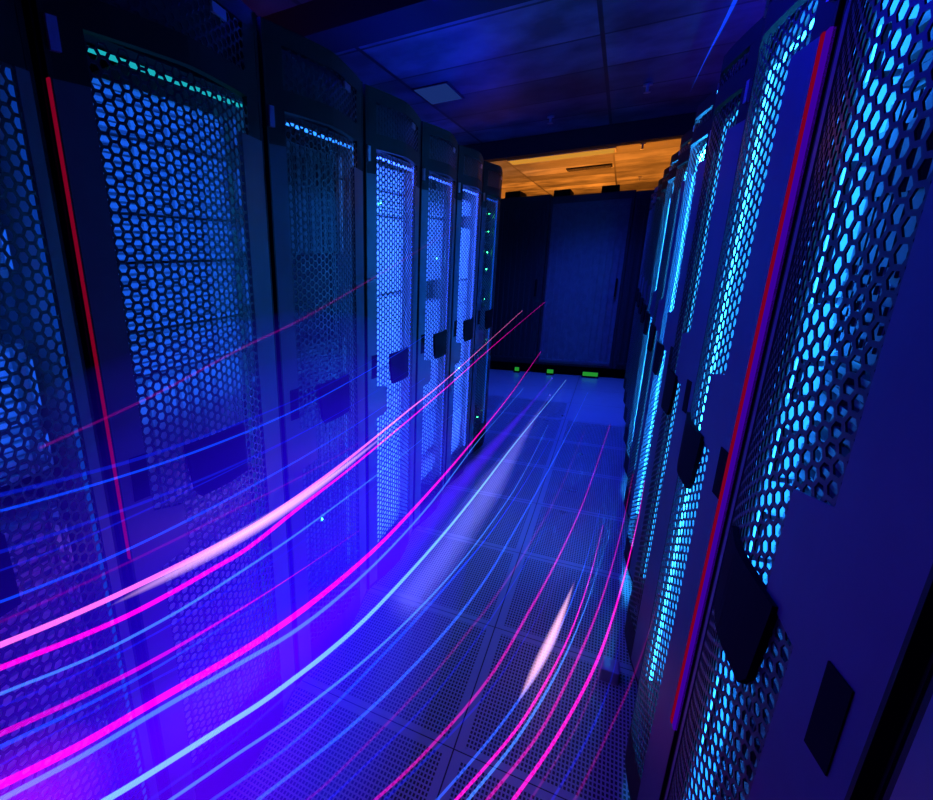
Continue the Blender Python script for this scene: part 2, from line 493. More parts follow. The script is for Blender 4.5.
# ceiling fittings
def sprinkler(x, y, label):
    bm = bmesh.new(); cyl(bm, (0, 0, -.012), .03, .012); cyl(bm, (0, 0, -.035), .010, .05); cyl(bm, (0, 0, -.062), .022, .004)
    o = build('sprinkler', bm, M['steel'], loc=(x, y, ZC)); bm = None
    tag(o, label, 'sprinkler', 'ceiling sprinklers')
sprinkler(.02, 4.76, 'small sprinkler head under the blue ceiling, nearer the right row')
sprinkler(-.68, 5.27, 'small sprinkler head under the blue ceiling just before the dark beam')
sprinkler(.06, 7.25, 'sprinkler head on the orange ceiling just beyond the dark beam')
sprinkler(.11, 10.4, 'sprinkler head on the orange ceiling above the end cabinets, farther one')
v = empty('air_vent', (-.55, 8.7, ZC)); tag(v, 'long dark air vent slot in the orange ceiling', 'air vent')
bm = bmesh.new(); box(bm, -.29, .29, -.14, .14, -.012, 0, .003); build('frame', bm, M['black'], v)
bm = bmesh.new()
for k in range(7): box(bm, -.27, .27, -.12+k*.037, -.105+k*.037, -.02, -.010)
build('louvre', bm, M['cabinet'], v)
t = empty('ceiling_light', (-.80, 7.38, ZC)); tag(t, 'long glowing yellow ceiling light just beyond the dark beam', 'ceiling light')
bm = bmesh.new(); box(bm, -.60, .60, -.17, .17, -.02, 0, .004); build('frame', bm, M['rail'], t)
bm = bmesh.new(); box(bm, -.58, .58, -.15, .15, -.026, -.018); build('diffuser', bm, emit('warm diffuser', (1, .42, .05), .62), t)
t = empty('ceiling_light', (-1.3, 4.05, ZC)); tag(t, 'small pale blue ceiling light in the dark blue ceiling', 'ceiling light')
bm = bmesh.new(); box(bm, -.13, .13, -.22, .22, -.008, 0, .002); build('frame', bm, M['cabinet'], t)
bm = bmesh.new(); box(bm, -.115, .115, -.205, .205, -.011, -.007); build('diffuser', bm, emit('pale blue diffuser', (.05, .16, 1), .16), t)

# ------------------------------------------------------------------ end of the aisle
def end_cabinet(x, w, z1, label, mat, ducts):
    r = empty('cooling_cabinet', (x, 6.64, 0)); tag(r, label, 'cooling cabinet', 'tall cabinets closing the end of the aisle')
    bm = bmesh.new(); box(bm, 0, w, .0, .8, .12, z1, .006); build('body', bm, M['cabinet'], r)
    bm = bmesh.new(); box(bm, 0, w, .06, .75, 0, .12); build('plinth', bm, M['black'], r)
    bm = bmesh.new(); 
    x0, x1 = .03, w-.03
    box(bm, x0, x1, -.02, .0, .15, z1-.08, .003)
    n = int((x1-x0)/.06)
    for k in range(n):
        a = x0+.012+k*(x1-x0-.02)/n
        box(bm, a, a+.022, -.044, -.018, .2, z1-.13)
    for k in (0, 1): box(bm, x0+.005, x1-.005, -.046, -.02, (.18, z1-.14)[k], (.20, z1-.12)[k])
    d = build('slatted_door', bm, mat, r)
    bm = bmesh.new(); box(bm, x1-.05, x1-.03, -.06, -.02, .95, 1.15, .004); build('handle', bm, M['black'], d)
    for a in ducts:
        bm = bmesh.new(); box(bm, a, a+.17, .02, .5, z1, z1+.07, .008); cyl(bm, (a+.085, .25, z1+.07), .05, .03)
        build('cable_duct', bm, M['black'], r)
    return r
slat = pbr('slatted door blue grey', (.11, .11, .14), .4, 0, .2)
slatd = pbr('slatted door black', (.015, .015, .018), .5)
end_cabinet(-1.95, 1.17, 2.09, 'dark cabinet at the end of the aisle, left of the slatted blue door', slatd, (.66,))
end_cabinet(-.775, .83, 2.06, 'end cabinet with blue vertical slats facing straight down the aisle', slat, (.02, .50))
end_cabinet(.0555, 1.30, 2.045, 'dark end cabinet right of the slatted blue door, behind the right row', slatd, (.6,))
GL = emit('green floor light', (.06, 1, .10), .28)
for x, w, lab in ((-.99, .05, 'faint green light near the floor at the dark left end cabinet'), (-.60, .07, 'small green light at the foot of the slatted blue end cabinet'), (-.16, .16, 'wide green light at the foot of the end cabinets, right hand one')):
    g = empty('floor_light', (x, 6.60, 0)); tag(g, lab, 'light', 'green lights at the foot of the end cabinets')
    bm = bmesh.new(); box(bm, -w/2-.01, w/2+.01, 0, .05, 0, .015); box(bm, -w/2-.01, w/2+.01, .02, .05, .015, .07, .003); build('housing', bm, M['black'], g)
    bm = bmesh.new(); box(bm, -w/2, w/2, .008, .022, .02, .065, .003); build('lens', bm, GL, g)

# small bright box on the floor by the right row
o = bmesh.new(); box(o, -.03, .03, -.035, .035, 0, .05, .006)
tag(build('cable_guide', o, M['rail'], loc=(.135, 1.72, 0)), 'small pale block on the floor against the right row', 'cable guide')
TRAILS = [
    ('arc_pink_upper', 'pink', [(-0.685, 0.2094, 0.9763, 0.00417), (-0.685, 0.2395, 0.9658, 0.00415), (-0.685, 0.2882, 0.9524, 0.00421), (-0.685, 0.3559, 0.9355, 0.00434), (-0.685, 0.4391, 0.9175, 0.00449), (-0.685, 0.5458, 0.8977, 0.00471), (-0.685, 0.6705, 0.8767, 0.00493), (-0.685, 0.783, 0.8599, 0.00505), (-0.685, 0.9046, 0.8498, 0.00513), (-0.685, 1.0797, 0.8438, 0.00531), (-0.685, 1.2998, 0.8419, 0.00552), (-0.685, 1.5772, 0.8471, 0.00578), (-0.685, 1.9074, 0.8556, 0.00602), (-0.685, 2.1973, 0.8602, 0.00602), (-0.685, 2.6875, 0.8815, 0.00625), (-0.685, 3.4784, 0.9226, 0.00673), (-0.685, 4.6153, 0.984, 0.0073)]),
    ('arc_pink_lower', 'magenta', [(-0.675, 0.1994, 0.9525, 0.00388), (-0.675, 0.2277, 0.9413, 0.00385), (-0.675, 0.2792, 0.9241, 0.00393), (-0.675, 0.355, 0.8996, 0.0041), (-0.675, 0.4455, 0.8743, 0.00429), (-0.675, 0.5484, 0.8542, 0.00448), (-0.675, 0.664, 0.8367, 0.00466), (-0.675, 0.7555, 0.823, 0.0047), (-0.675, 0.8454, 0.8193, 0.00468), (-0.675, 0.9814, 0.8198, 0.00476), (-0.675, 1.1163, 0.8171, 0.00477), (-0.675, 1.2853, 0.8145, 0.0048), (-0.675, 1.5865, 0.8172, 0.00506), (-0.675, 2.0181, 0.8241, 0.00545), (-0.675, 2.5752, 0.8392, 0.00587), (-0.675, 3.3457, 0.8653, 0.00638), (-0.675, 4.4315, 0.8939, 0.00698), (-0.675, 6.0873, 0.9301, 0.00776)]),
    ('b2', 'blue', [(-0.695, 0.254, 1.1546, 0.00205), (-0.695, 0.2754, 1.1496, 0.00204), (-0.695, 0.3032, 1.1442, 0.00205), (-0.695, 0.3442, 1.1374, 0.00208), (-0.695, 0.3944, 1.1297, 0.00213), (-0.695, 0.4512, 1.1218, 0.00218), (-0.695, 0.5138, 1.114, 0.00223), (-0.695, 0.5852, 1.106, 0.00229), (-0.695, 0.6674, 1.0985, 0.00236), (-0.695, 0.7629, 1.092, 0.00243), (-0.695, 0.875, 1.0863, 0.00252), (-0.695, 1.0078, 1.0828, 0.00262), (-0.695, 1.1689, 1.0835, 0.00274), (-0.695, 1.3709, 1.0897, 0.0029), (-0.695, 1.6138, 1.1006, 0.00307), (-0.695, 1.8842, 1.1153, 0.00324), (-0.695, 2.146, 1.1368, 0.00334), (-0.695, 2.4477, 1.164, 0.00345)]),
    ('b2b', 'bluedim', [(-0.665, 0.248, 1.1898, 0.00318), (-0.665, 0.2622, 1.1858, 0.00312), (-0.665, 0.2786, 1.1816, 0.00305), (-0.665, 0.3068, 1.1768, 0.00303), (-0.665, 0.3441, 1.1708, 0.00303), (-0.665, 0.3887, 1.1639, 0.00305), (-0.665, 0.4406, 1.1565, 0.00307), (-0.665, 0.499, 1.1494, 0.00309), (-0.665, 0.5633, 1.1434, 0.00311), (-0.665, 0.6372, 1.138, 0.00313), (-0.665, 0.7229, 1.1332, 0.00315), (-0.665, 0.8212, 1.129, 0.00317), (-0.665, 0.9325, 1.1259, 0.00319), (-0.665, 1.0559, 1.1243, 0.00319), (-0.665, 1.1885, 1.1266, 0.00315), (-0.665, 1.334, 1.1327, 0.0031), (-0.665, 1.5012, 1.1412, 0.00302), (-0.665, 1.7058, 1.1503, 0.00293)]),
    ('b3', 'bluedim', [(-0.655, 0.2275, 1.1191, 0.00269), (-0.655, 0.2477, 1.1141, 0.00266), (-0.655, 0.2715, 1.1088, 0.00263), (-0.655, 0.3035, 1.103, 0.00263), (-0.655, 0.3414, 1.0968, 0.00263), (-0.655, 0.383, 1.0903, 0.00263), (-0.655, 0.4278, 1.0835, 0.00263), (-0.655, 0.4777, 1.0765, 0.00263), (-0.655, 0.5352, 1.0695, 0.00263), (-0.655, 0.6016, 1.0621, 0.00264), (-0.655, 0.6788, 1.0547, 0.00265), (-0.655, 0.7694, 1.0482, 0.00266), (-0.655, 0.8787, 1.0421, 0.00268), (-0.655, 1.0091, 1.0368, 0.0027), (-0.655, 1.1605, 1.0331, 0.00272), (-0.655, 1.333, 1.0331, 0.00272), (-0.655, 1.536, 1.0365, 0.00271), (-0.655, 1.7881, 1.0408, 0.0027)]),
    ('b4', 'blue', [(-0.685, 0.2226, 1.0354, 0.00207), (-0.685, 0.2434, 1.0292, 0.00206), (-0.685, 0.2701, 1.0225, 0.00206), (-0.685, 0.3095, 1.0143, 0.00209), (-0.685, 0.3578, 1.0051, 0.00213), (-0.685, 0.4128, 0.9958, 0.00218), (-0.685, 0.4728, 0.9875, 0.00223), (-0.685, 0.5408, 0.9797, 0.00228), (-0.685, 0.6186, 0.9722, 0.00234), (-0.685, 0.709, 0.9651, 0.00241), (-0.685, 0.8169, 0.9583, 0.00249), (-0.685, 0.941, 0.952, 0.00258), (-0.685, 1.0755, 0.9463, 0.00266), (-0.685, 1.2096, 0.9428, 0.00272), (-0.685, 1.3573, 0.9413, 0.00278), (-0.685, 1.5441, 0.9413, 0.00285), (-0.685, 1.7744, 0.9437, 0.00295), (-0.685, 2.0605, 0.9469, 0.00308)]),
    ('m4b', 'magdim', [(-0.665, 0.2103, 1.0218, 0.00176), (-0.665, 0.2288, 1.0147, 0.00176), (-0.665, 0.256, 1.0075, 0.00177), (-0.665, 0.303, 0.9997, 0.00182), (-0.665, 0.363, 0.9908, 0.00189), (-0.665, 0.4337, 0.9809, 0.00198), (-0.665, 0.5094, 0.9707, 0.00206), (-0.665, 0.5855, 0.9611, 0.00213), (-0.665, 0.6646, 0.9522, 0.0022), (-0.665, 0.7503, 0.9425, 0.00227), (-0.665, 0.8416, 0.9313, 0.00233), (-0.665, 0.9379, 0.9197, 0.00239), (-0.665, 1.0503, 0.9087, 0.00247), (-0.665, 1.181, 0.8981, 0.00255), (-0.665, 1.337, 0.8892, 0.00264), (-0.665, 1.5303, 0.8845, 0.00276), (-0.665, 1.7714, 0.8832, 0.00292), (-0.665, 2.0744, 0.8819, 0.00311)]),
    ('b5', 'azure', [(-0.675, 0.1902, 0.9118, 0.00221), (-0.675, 0.2182, 0.9036, 0.00222), (-0.675, 0.258, 0.8898, 0.00226), (-0.675, 0.3132, 0.8686, 0.00233), (-0.675, 0.3743, 0.8476, 0.00241), (-0.675, 0.4375, 0.8309, 0.00247), (-0.675, 0.5048, 0.8156, 0.00253), (-0.675, 0.5724, 0.8021, 0.00258), (-0.675, 0.6646, 0.7879, 0.00266), (-0.675, 0.7928, 0.7706, 0.00279), (-0.675, 0.9421, 0.7528, 0.00294), (-0.675, 1.1007, 0.7383, 0.00307), (-0.675, 1.2735, 0.7244, 0.00319), (-0.675, 1.4459, 0.7113, 0.00328), (-0.675, 1.6614, 0.6972, 0.00339), (-0.675, 1.9439, 0.6811, 0.00356), (-0.675, 2.3299, 0.6625, 0.00379), (-0.675, 2.8659, 0.6384, 0.00413)]),
    ('m6', 'magenta2', [(-0.645, 0.1696, 0.882, 0.00401), (-0.645, 0.1885, 0.8753, 0.00392), (-0.645, 0.2102, 0.8675, 0.00383), (-0.645, 0.2394, 0.8562, 0.00377), (-0.645, 0.2744, 0.8424, 0.00372), (-0.645, 0.3135, 0.8275, 0.00367), (-0.645, 0.3552, 0.8127, 0.0036), (-0.645, 0.4012, 0.7972, 0.00353), (-0.645, 0.4531, 0.7811, 0.00344), (-0.645, 0.5134, 0.7643, 0.00335), (-0.645, 0.5836, 0.7464, 0.00326), (-0.645, 0.6616, 0.7275, 0.00314), (-0.645, 0.7439, 0.7082, 0.00299), (-0.645, 0.8293, 0.6895, 0.0028), (-0.645, 0.9239, 0.67, 0.00257), (-0.645, 1.0347, 0.6483, 0.00231), (-0.645, 1.1626, 0.6245, 0.00201), (-0.645, 1.3127, 0.5967, 0.00166)]),
    ('b7', 'blue', [(-0.685, 0.1764, 0.8293, 0.00321), (-0.685, 0.193, 0.8222, 0.00313), (-0.685, 0.211, 0.8145, 0.00305), (-0.685, 0.2343, 0.8053, 0.00299), (-0.685, 0.2627, 0.7941, 0.00293), (-0.685, 0.2951, 0.7817, 0.00287), (-0.685, 0.3301, 0.7688, 0.00281), (-0.685, 0.367, 0.7559, 0.00274), (-0.685, 0.4069, 0.7425, 0.00267), (-0.685, 0.4508, 0.7285, 0.00258), (-0.685, 0.4998, 0.7142, 0.00249), (-0.685, 0.5558, 0.6994, 0.00239), (-0.685, 0.619, 0.6839, 0.00228), (-0.685, 0.688, 0.6673, 0.00216), (-0.685, 0.7608, 0.6496, 0.00201), (-0.685, 0.8353, 0.6316, 0.00184), (-0.685, 0.9143, 0.6126, 0.00165), (-0.685, 1.0033, 0.5913, 0.00142)]),
    ('m8', 'magenta', [(-0.665, 0.1593, 0.7948, 0.00549), (-0.665, 0.1958, 0.776, 0.00553), (-0.665, 0.252, 0.7496, 0.00567), (-0.665, 0.3241, 0.7189, 0.00588), (-0.665, 0.4078, 0.6901, 0.0061), (-0.665, 0.513, 0.6537, 0.00639), (-0.665, 0.6499, 0.6047, 0.00678), (-0.665, 0.8086, 0.5552, 0.00718), (-0.665, 0.9972, 0.5076, 0.00759), (-0.665, 1.2497, 0.4584, 0.00814), (-0.665, 1.573, 0.4143, 0.00876), (-0.6645, 1.9785, 0.3865, 0.00943), (-0.6632, 2.4812, 0.3653, 0.01013), (-0.662, 3.0938, 0.3517, 0.0108), (-0.6609, 3.7997, 0.3429, 0.01129), (-0.6615, 4.5739, 0.3476, 0.01147), (-0.6644, 6.0672, 0.384, 0.01243)]),
    ('b9', 'azure', [(-0.685, 0.1579, 0.7473, 0.00379), (-0.685, 0.1935, 0.733, 0.00381), (-0.685, 0.2466, 0.71, 0.00391), (-0.685, 0.3159, 0.6804, 0.00405), (-0.685, 0.395, 0.6518, 0.0042), (-0.685, 0.4915, 0.6176, 0.00439), (-0.685, 0.6168, 0.5703, 0.00465), (-0.685, 0.7674, 0.5139, 0.00495), (-0.685, 0.9404, 0.4501, 0.00526), (-0.685, 1.1621, 0.3916, 0.00562), (-0.683, 1.4445, 0.3421, 0.00605), (-0.6786, 1.7899, 0.3071, 0.0065), (-0.6745, 2.2111, 0.2859, 0.00698), (-0.6745, 2.6841, 0.2861, 0.00738), (-0.6744, 3.1679, 0.2856, 0.00763), (-0.6688, 3.8318, 0.2643, 0.008), (-0.6576, 4.8967, 0.2325, 0.00872)]),
    ('c10', 'cyan', [(-0.695, 0.2747, 0.5754, 0.00497), (-0.695, 0.3273, 0.5473, 0.00508), (-0.695, 0.385, 0.518, 0.00518), (-0.695, 0.4508, 0.487, 0.0053), (-0.695, 0.5542, 0.4401, 0.00557), (-0.695, 0.6862, 0.3812, 0.00592), (-0.6931, 0.7984, 0.3336, 0.00612), (-0.6876, 0.9293, 0.2911, 0.00632), (-0.6742, 1.1257, 0.2399, 0.00669), (-0.6555, 1.3684, 0.1972, 0.0071), (-0.6353, 1.6775, 0.1651, 0.00761), (-0.612, 2.0597, 0.1376, 0.00819), (-0.5887, 2.5002, 0.1164, 0.00877), (-0.565, 3.0157, 0.0995, 0.00936), (-0.5417, 3.5603, 0.0863, 0.00981), (-0.5033, 4.2764, 0.0702, 0.01039), (-0.4458, 5.1933, 0.056, 0.01105), (-0.3846, 6.169, 0.0504, 0.01145)]),
    ('c11', 'azure', [(-0.675, 0.3777, 0.4516, 0.00301), (-0.675, 0.4283, 0.4241, 0.00308), (-0.6749, 0.4913, 0.3915, 0.00317), (-0.673, 0.5749, 0.3527, 0.00331), (-0.6679, 0.6696, 0.3126, 0.00345), (-0.659, 0.7634, 0.2748, 0.00356), (-0.6459, 0.8685, 0.2387, 0.00368), (-0.6269, 1.0054, 0.2022, 0.00384), (-0.6012, 1.1702, 0.1675, 0.00403), (-0.5721, 1.3579, 0.1392, 0.00423), (-0.5395, 1.5785, 0.1161, 0.00445), (-0.5043, 1.8333, 0.0982, 0.0047), (-0.4702, 2.126, 0.086, 0.00497), (-0.4386, 2.4675, 0.0783, 0.00528), (-0.4093, 2.8293, 0.0737, 0.00557), (-0.3914, 3.1945, 0.0719, 0.00582), (-0.3784, 3.6882, 0.071, 0.00619), (-0.3683, 4.3433, 0.0705, 0.00671)]),
    ('b12b', 'blue', [(-0.6901, 0.4684, 0.3065, 0.0032), (-0.686, 0.5216, 0.2831, 0.00326), (-0.6797, 0.5846, 0.2574, 0.00332), (-0.6682, 0.6696, 0.2241, 0.00343), (-0.6509, 0.7716, 0.1889, 0.00356), (-0.631, 0.8903, 0.1594, 0.0037), (-0.6103, 1.0343, 0.1359, 0.00388), (-0.5871, 1.2077, 0.1152, 0.00409), (-0.5607, 1.402, 0.0968, 0.00431), (-0.5323, 1.6036, 0.0817, 0.00451), (-0.5043, 1.8135, 0.0705, 0.0047), (-0.4749, 2.0346, 0.0619, 0.00489), (-0.448, 2.2406, 0.0564, 0.00501), (-0.4229, 2.4674, 0.053, 0.00515), (-0.3958, 2.7646, 0.0509, 0.00536), (-0.368, 3.1199, 0.0501, 0.00562), (-0.3431, 3.5305, 0.05, 0.00591), (-0.3164, 4.0304, 0.05, 0.00627)]),
    ('b12', 'azure2', [(-0.6441, 0.5784, 0.2046, 0.00396), (-0.6348, 0.6301, 0.189, 0.00398), (-0.619, 0.711, 0.1668, 0.00406), (-0.5918, 0.8304, 0.1377, 0.00422), (-0.5566, 0.972, 0.1105, 0.0044), (-0.5203, 1.1228, 0.0908, 0.00456), (-0.4832, 1.2899, 0.0769, 0.00474), (-0.445, 1.4726, 0.0676, 0.00492), (-0.4084, 1.6626, 0.0625, 0.00508), (-0.3771, 1.8628, 0.0605, 0.00524), (-0.3495, 2.0918, 0.06, 0.00543), (-0.3285, 2.358, 0.06, 0.00566), (-0.3046, 2.6786, 0.06, 0.00593), (-0.2764, 3.0732, 0.06, 0.00627), (-0.2452, 3.5585, 0.06, 0.00669), (-0.2102, 4.1704, 0.06, 0.00721), (-0.1731, 4.8721, 0.06, 0.00775), (-0.136, 5.6524, 0.06, 0.00827)]),
    ('m13', 'magdim', [(-0.5482, 0.7032, 0.1561, 0.00321), (-0.5321, 0.7524, 0.1442, 0.00322), (-0.5132, 0.819, 0.1324, 0.00325), (-0.4878, 0.9246, 0.1197, 0.00335), (-0.4564, 1.0555, 0.1079, 0.00347), (-0.4216, 1.2001, 0.0989, 0.0036), (-0.3884, 1.3438, 0.0936, 0.00372), (-0.3584, 1.4895, 0.091, 0.00382), (-0.3291, 1.6406, 0.0901, 0.00392), (-0.3008, 1.7902, 0.09, 0.004), (-0.2763, 1.9401, 0.09, 0.00407), (-0.2504, 2.126, 0.09, 0.00418), (-0.2235, 2.3492, 0.09, 0.00432), (-0.1965, 2.5997, 0.09, 0.00447), (-0.1701, 2.8785, 0.09, 0.00464), (-0.1444, 3.2262, 0.09, 0.00486), (-0.1196, 3.6825, 0.09, 0.00517), (-0.09, 4.2615, 0.092, 0.00558)]),
    ('m14', 'magmid', [(-0.4392, 0.7846, 0.0784, 0.00382), (-0.4177, 0.8383, 0.0748, 0.00382), (-0.393, 0.9009, 0.072, 0.00382), (-0.3636, 0.9741, 0.0704, 0.00384), (-0.3312, 1.0643, 0.07, 0.00388), (-0.2936, 1.1812, 0.07, 0.00397), (-0.2527, 1.3203, 0.07, 0.00408), (-0.2158, 1.4728, 0.07, 0.00421), (-0.186, 1.6453, 0.07, 0.00437), (-0.1583, 1.8354, 0.07, 0.00454), (-0.1302, 2.0222, 0.07, 0.00468), (-0.1048, 2.2116, 0.07, 0.00481), (-0.0756, 2.4502, 0.0723, 0.00499), (-0.0443, 2.7291, 0.0789, 0.0052), (-0.0161, 3.031, 0.0887, 0.00541), (0.0102, 3.3727, 0.1017, 0.00564), (0.0406, 3.784, 0.1223, 0.00591), (0.0758, 4.2616, 0.1568, 0.00621)]),
    ('b15', 'azure2', [(-0.3009, 0.8816, 0.05, 0.00362), (-0.2834, 0.9204, 0.05, 0.00358), (-0.2643, 0.9655, 0.05, 0.00355), (-0.2406, 1.0305, 0.05, 0.00354), (-0.213, 1.1095, 0.05, 0.00356), (-0.1841, 1.1962, 0.05, 0.00358), (-0.1572, 1.2835, 0.05, 0.00359), (-0.132, 1.3729, 0.05, 0.0036), (-0.1081, 1.4672, 0.05, 0.00361), (-0.0851, 1.5683, 0.0503, 0.00362), (-0.0638, 1.6743, 0.0523, 0.00363), (-0.0437, 1.7886, 0.056, 0.00363), (-0.0241, 1.9162, 0.0613, 0.00365), (-0.0052, 2.059, 0.0682, 0.00367), (0.0127, 2.2178, 0.0765, 0.00369), (0.0289, 2.396, 0.0857, 0.00372), (0.0436, 2.5994, 0.0955, 0.00376), (0.0601, 2.8282, 0.1086, 0.0038)]),
    ('m16', 'magenta', [(-0.2459, 0.8894, 0.08, 0.00405), (-0.2311, 0.9269, 0.08, 0.004), (-0.2147, 0.9694, 0.08, 0.00396), (-0.1928, 1.0277, 0.08, 0.00395), (-0.1669, 1.0975, 0.08, 0.00395), (-0.1403, 1.1717, 0.08, 0.00395), (-0.1171, 1.2412, 0.08, 0.00393), (-0.0975, 1.3053, 0.0806, 0.0039), (-0.0784, 1.3777, 0.0828, 0.00388), (-0.0569, 1.467, 0.0871, 0.00388), (-0.0344, 1.568, 0.0939, 0.00388), (-0.0128, 1.6762, 0.1029, 0.00389), (0.006, 1.7911, 0.1127, 0.00389), (0.0226, 1.9174, 0.1233, 0.0039), (0.038, 2.0536, 0.1351, 0.00391), (0.0517, 2.1986, 0.1473, 0.00391), (0.063, 2.3573, 0.159, 0.00391), (0.0753, 2.5311, 0.1738, 0.00391)]),
    ('c17', 'azure', [(-0.2182, 0.9194, 0.06, 0.00384), (-0.2063, 0.9519, 0.06, 0.0038), (-0.1935, 0.9871, 0.06, 0.00376), (-0.1768, 1.0351, 0.06, 0.00374), (-0.156, 1.0936, 0.06, 0.00373), (-0.1332, 1.1594, 0.06, 0.00372), (-0.1105, 1.2299, 0.06, 0.00372), (-0.0897, 1.303, 0.0604, 0.00372), (-0.0692, 1.3803, 0.0624, 0.00372), (-0.0491, 1.4615, 0.0661, 0.00372), (-0.0295, 1.5463, 0.0715, 0.00371), (-0.0109, 1.6349, 0.0784, 0.0037), (0.0067, 1.7285, 0.0866, 0.00369), (0.0235, 1.8275, 0.0961, 0.00368), (0.0395, 1.9322, 0.1069, 0.00366), (0.0535, 2.0445, 0.118, 0.00364), (0.0667, 2.1652, 0.1303, 0.00363), (0.0813, 2.2926, 0.1462, 0.0036)]),
    ('m18', 'magmid', [(-0.1721, 0.9224, 0.09, 0.00376), (-0.1571, 0.9614, 0.09, 0.00373), (-0.1393, 1.009, 0.09, 0.00371), (-0.1141, 1.0778, 0.0901, 0.00372), (-0.0842, 1.1576, 0.0928, 0.00375), (-0.0544, 1.2409, 0.0994, 0.00377), (-0.0293, 1.324, 0.1082, 0.00378), (-0.0074, 1.4111, 0.1186, 0.0038), (0.0136, 1.5037, 0.1313, 0.00382), (0.0353, 1.6018, 0.1479, 0.00383), (0.0568, 1.7053, 0.1688, 0.00385), (0.0773, 1.8128, 0.1948, 0.00385), (0.0959, 1.9228, 0.2272, 0.00384), (0.1119, 2.0259, 0.2721, 0.00381), (0.119, 2.0074, 0.3873, 0.00355), (0.119, 1.9185, 0.5282, 0.00319), (0.119, 1.876, 0.6355, 0.00293), (0.119, 1.8387, 0.7342, 0.00269)]),
    ('m19', 'magenta', [(-0.1125, 0.9473, 0.1004, 0.00447), (-0.0971, 0.9851, 0.1019, 0.0044), (-0.0797, 1.029, 0.1047, 0.00434), (-0.0574, 1.0883, 0.1103, 0.00431), (-0.0319, 1.1553, 0.1196, 0.00428), (-0.0061, 1.2264, 0.1327, 0.00425), (0.0188, 1.3005, 0.1494, 0.00421), (0.044, 1.3778, 0.1716, 0.00417), (0.0677, 1.4541, 0.1997, 0.0041), (0.0878, 1.525, 0.233, 0.00402), (0.1035, 1.5877, 0.2731, 0.00392), (0.113, 1.5948, 0.3561, 0.00367), (0.113, 1.4928, 0.5115, 0.0032), (0.113, 1.4225, 0.6387, 0.00283), (0.113, 1.3745, 0.7415, 0.00253), (0.113, 1.3439, 0.8205, 0.00229), (0.113, 1.3394, 0.8727, 0.00211), (0.113, 1.3403, 0.9193, 0.00194)]),
    ('m20', 'magdim', [(-0.0753, 0.9886, 0.0724, 0.00253), (-0.0642, 1.0157, 0.0742, 0.0025), (-0.0529, 1.0426, 0.0767, 0.00247), (-0.0401, 1.0756, 0.0801, 0.00245), (-0.0248, 1.118, 0.0852, 0.00243), (-0.0073, 1.1656, 0.0926, 0.00242), (0.0114, 1.2165, 0.1024, 0.00241), (0.03, 1.2686, 0.1143, 0.00239), (0.0469, 1.3203, 0.1275, 0.00238), (0.0616, 1.372, 0.1412, 0.00236), (0.0748, 1.4253, 0.1556, 0.00234), (0.0868, 1.4799, 0.1712, 0.00232), (0.098, 1.5349, 0.1885, 0.0023), (0.1085, 1.5888, 0.2084, 0.00227), (0.1173, 1.6424, 0.23, 0.00224), (0.1246, 1.6936, 0.2549, 0.0022), (0.1303, 1.7295, 0.2921, 0.00214), (0.131, 1.6934, 0.3766, 0.00199)]),
    ('m21', 'magdim2', [(0.0285, 1.0044, 0.1276, 0.00291), (0.0395, 1.0298, 0.1364, 0.00287), (0.0508, 1.055, 0.1465, 0.00282), (0.0625, 1.0836, 0.1584, 0.00278), (0.0744, 1.1144, 0.1726, 0.00274), (0.0866, 1.1462, 0.1898, 0.0027), (0.0992, 1.1781, 0.2117, 0.00265), (0.1122, 1.2069, 0.2426, 0.00259), (0.1238, 1.2166, 0.2964, 0.00249), (0.125, 1.1351, 0.4325, 0.00221), (0.125, 1.0653, 0.5467, 0.00198), (0.125, 1.0164, 0.6328, 0.0018), (0.125, 0.9826, 0.7001, 0.00166), (0.125, 0.9576, 0.7556, 0.00154), (0.125, 0.9373, 0.8037, 0.00143), (0.125, 0.9227, 0.8436, 0.00134), (0.125, 0.9133, 0.877, 0.00127), (0.125, 0.9041, 0.9091, 0.00119)]),
    ('b22', 'bluedim', [(-0.0205, 1.017, 0.0746, 0.00303), (-0.0108, 1.0425, 0.0784, 0.00299), (-0.0009, 1.0678, 0.0828, 0.00295), (0.0097, 1.096, 0.0881, 0.00291), (0.0219, 1.1299, 0.095, 0.00287), (0.0357, 1.1676, 0.1041, 0.00284), (0.0503, 1.2073, 0.1153, 0.00281), (0.0648, 1.2474, 0.1284, 0.00277), (0.0781, 1.2865, 0.1425, 0.00273), (0.0899, 1.3239, 0.1572, 0.00269), (0.1007, 1.3604, 0.173, 0.00264), (0.1103, 1.3967, 0.1901, 0.00259), (0.1189, 1.4336, 0.2086, 0.00254), (0.1262, 1.4719, 0.2289, 0.00249), (0.1319, 1.5116, 0.2508, 0.00244), (0.136, 1.5466, 0.2786, 0.00237), (0.137, 1.5497, 0.3309, 0.00226), (0.137, 1.5376, 0.3928, 0.00213)]),
    ('m0', 'magdim', [(-0.655, 0.3506, 1.2259, 0.00191), (-0.655, 0.3996, 1.2313, 0.00195), (-0.655, 0.4548, 1.2373, 0.002), (-0.655, 0.5159, 1.2445, 0.00205), (-0.655, 0.5824, 1.254, 0.0021), (-0.655, 0.6554, 1.2664, 0.00215), (-0.655, 0.735, 1.2804, 0.0022), (-0.655, 0.8197, 1.2937, 0.00225), (-0.655, 0.9046, 1.3046, 0.00229), (-0.655, 0.9999, 1.3177, 0.00233), (-0.655, 1.1211, 1.3382, 0.00239), (-0.655, 1.2693, 1.3653, 0.00248), (-0.655, 1.443, 1.3983, 0.00257), (-0.655, 1.6449, 1.4376, 0.00267), (-0.655, 1.8839, 1.4857, 0.00278), (-0.655, 2.1572, 1.5409, 0.0029), (-0.655, 2.4431, 1.5988, 0.00299), (-0.655, 2.7746, 1.6661, 0.00308)]),
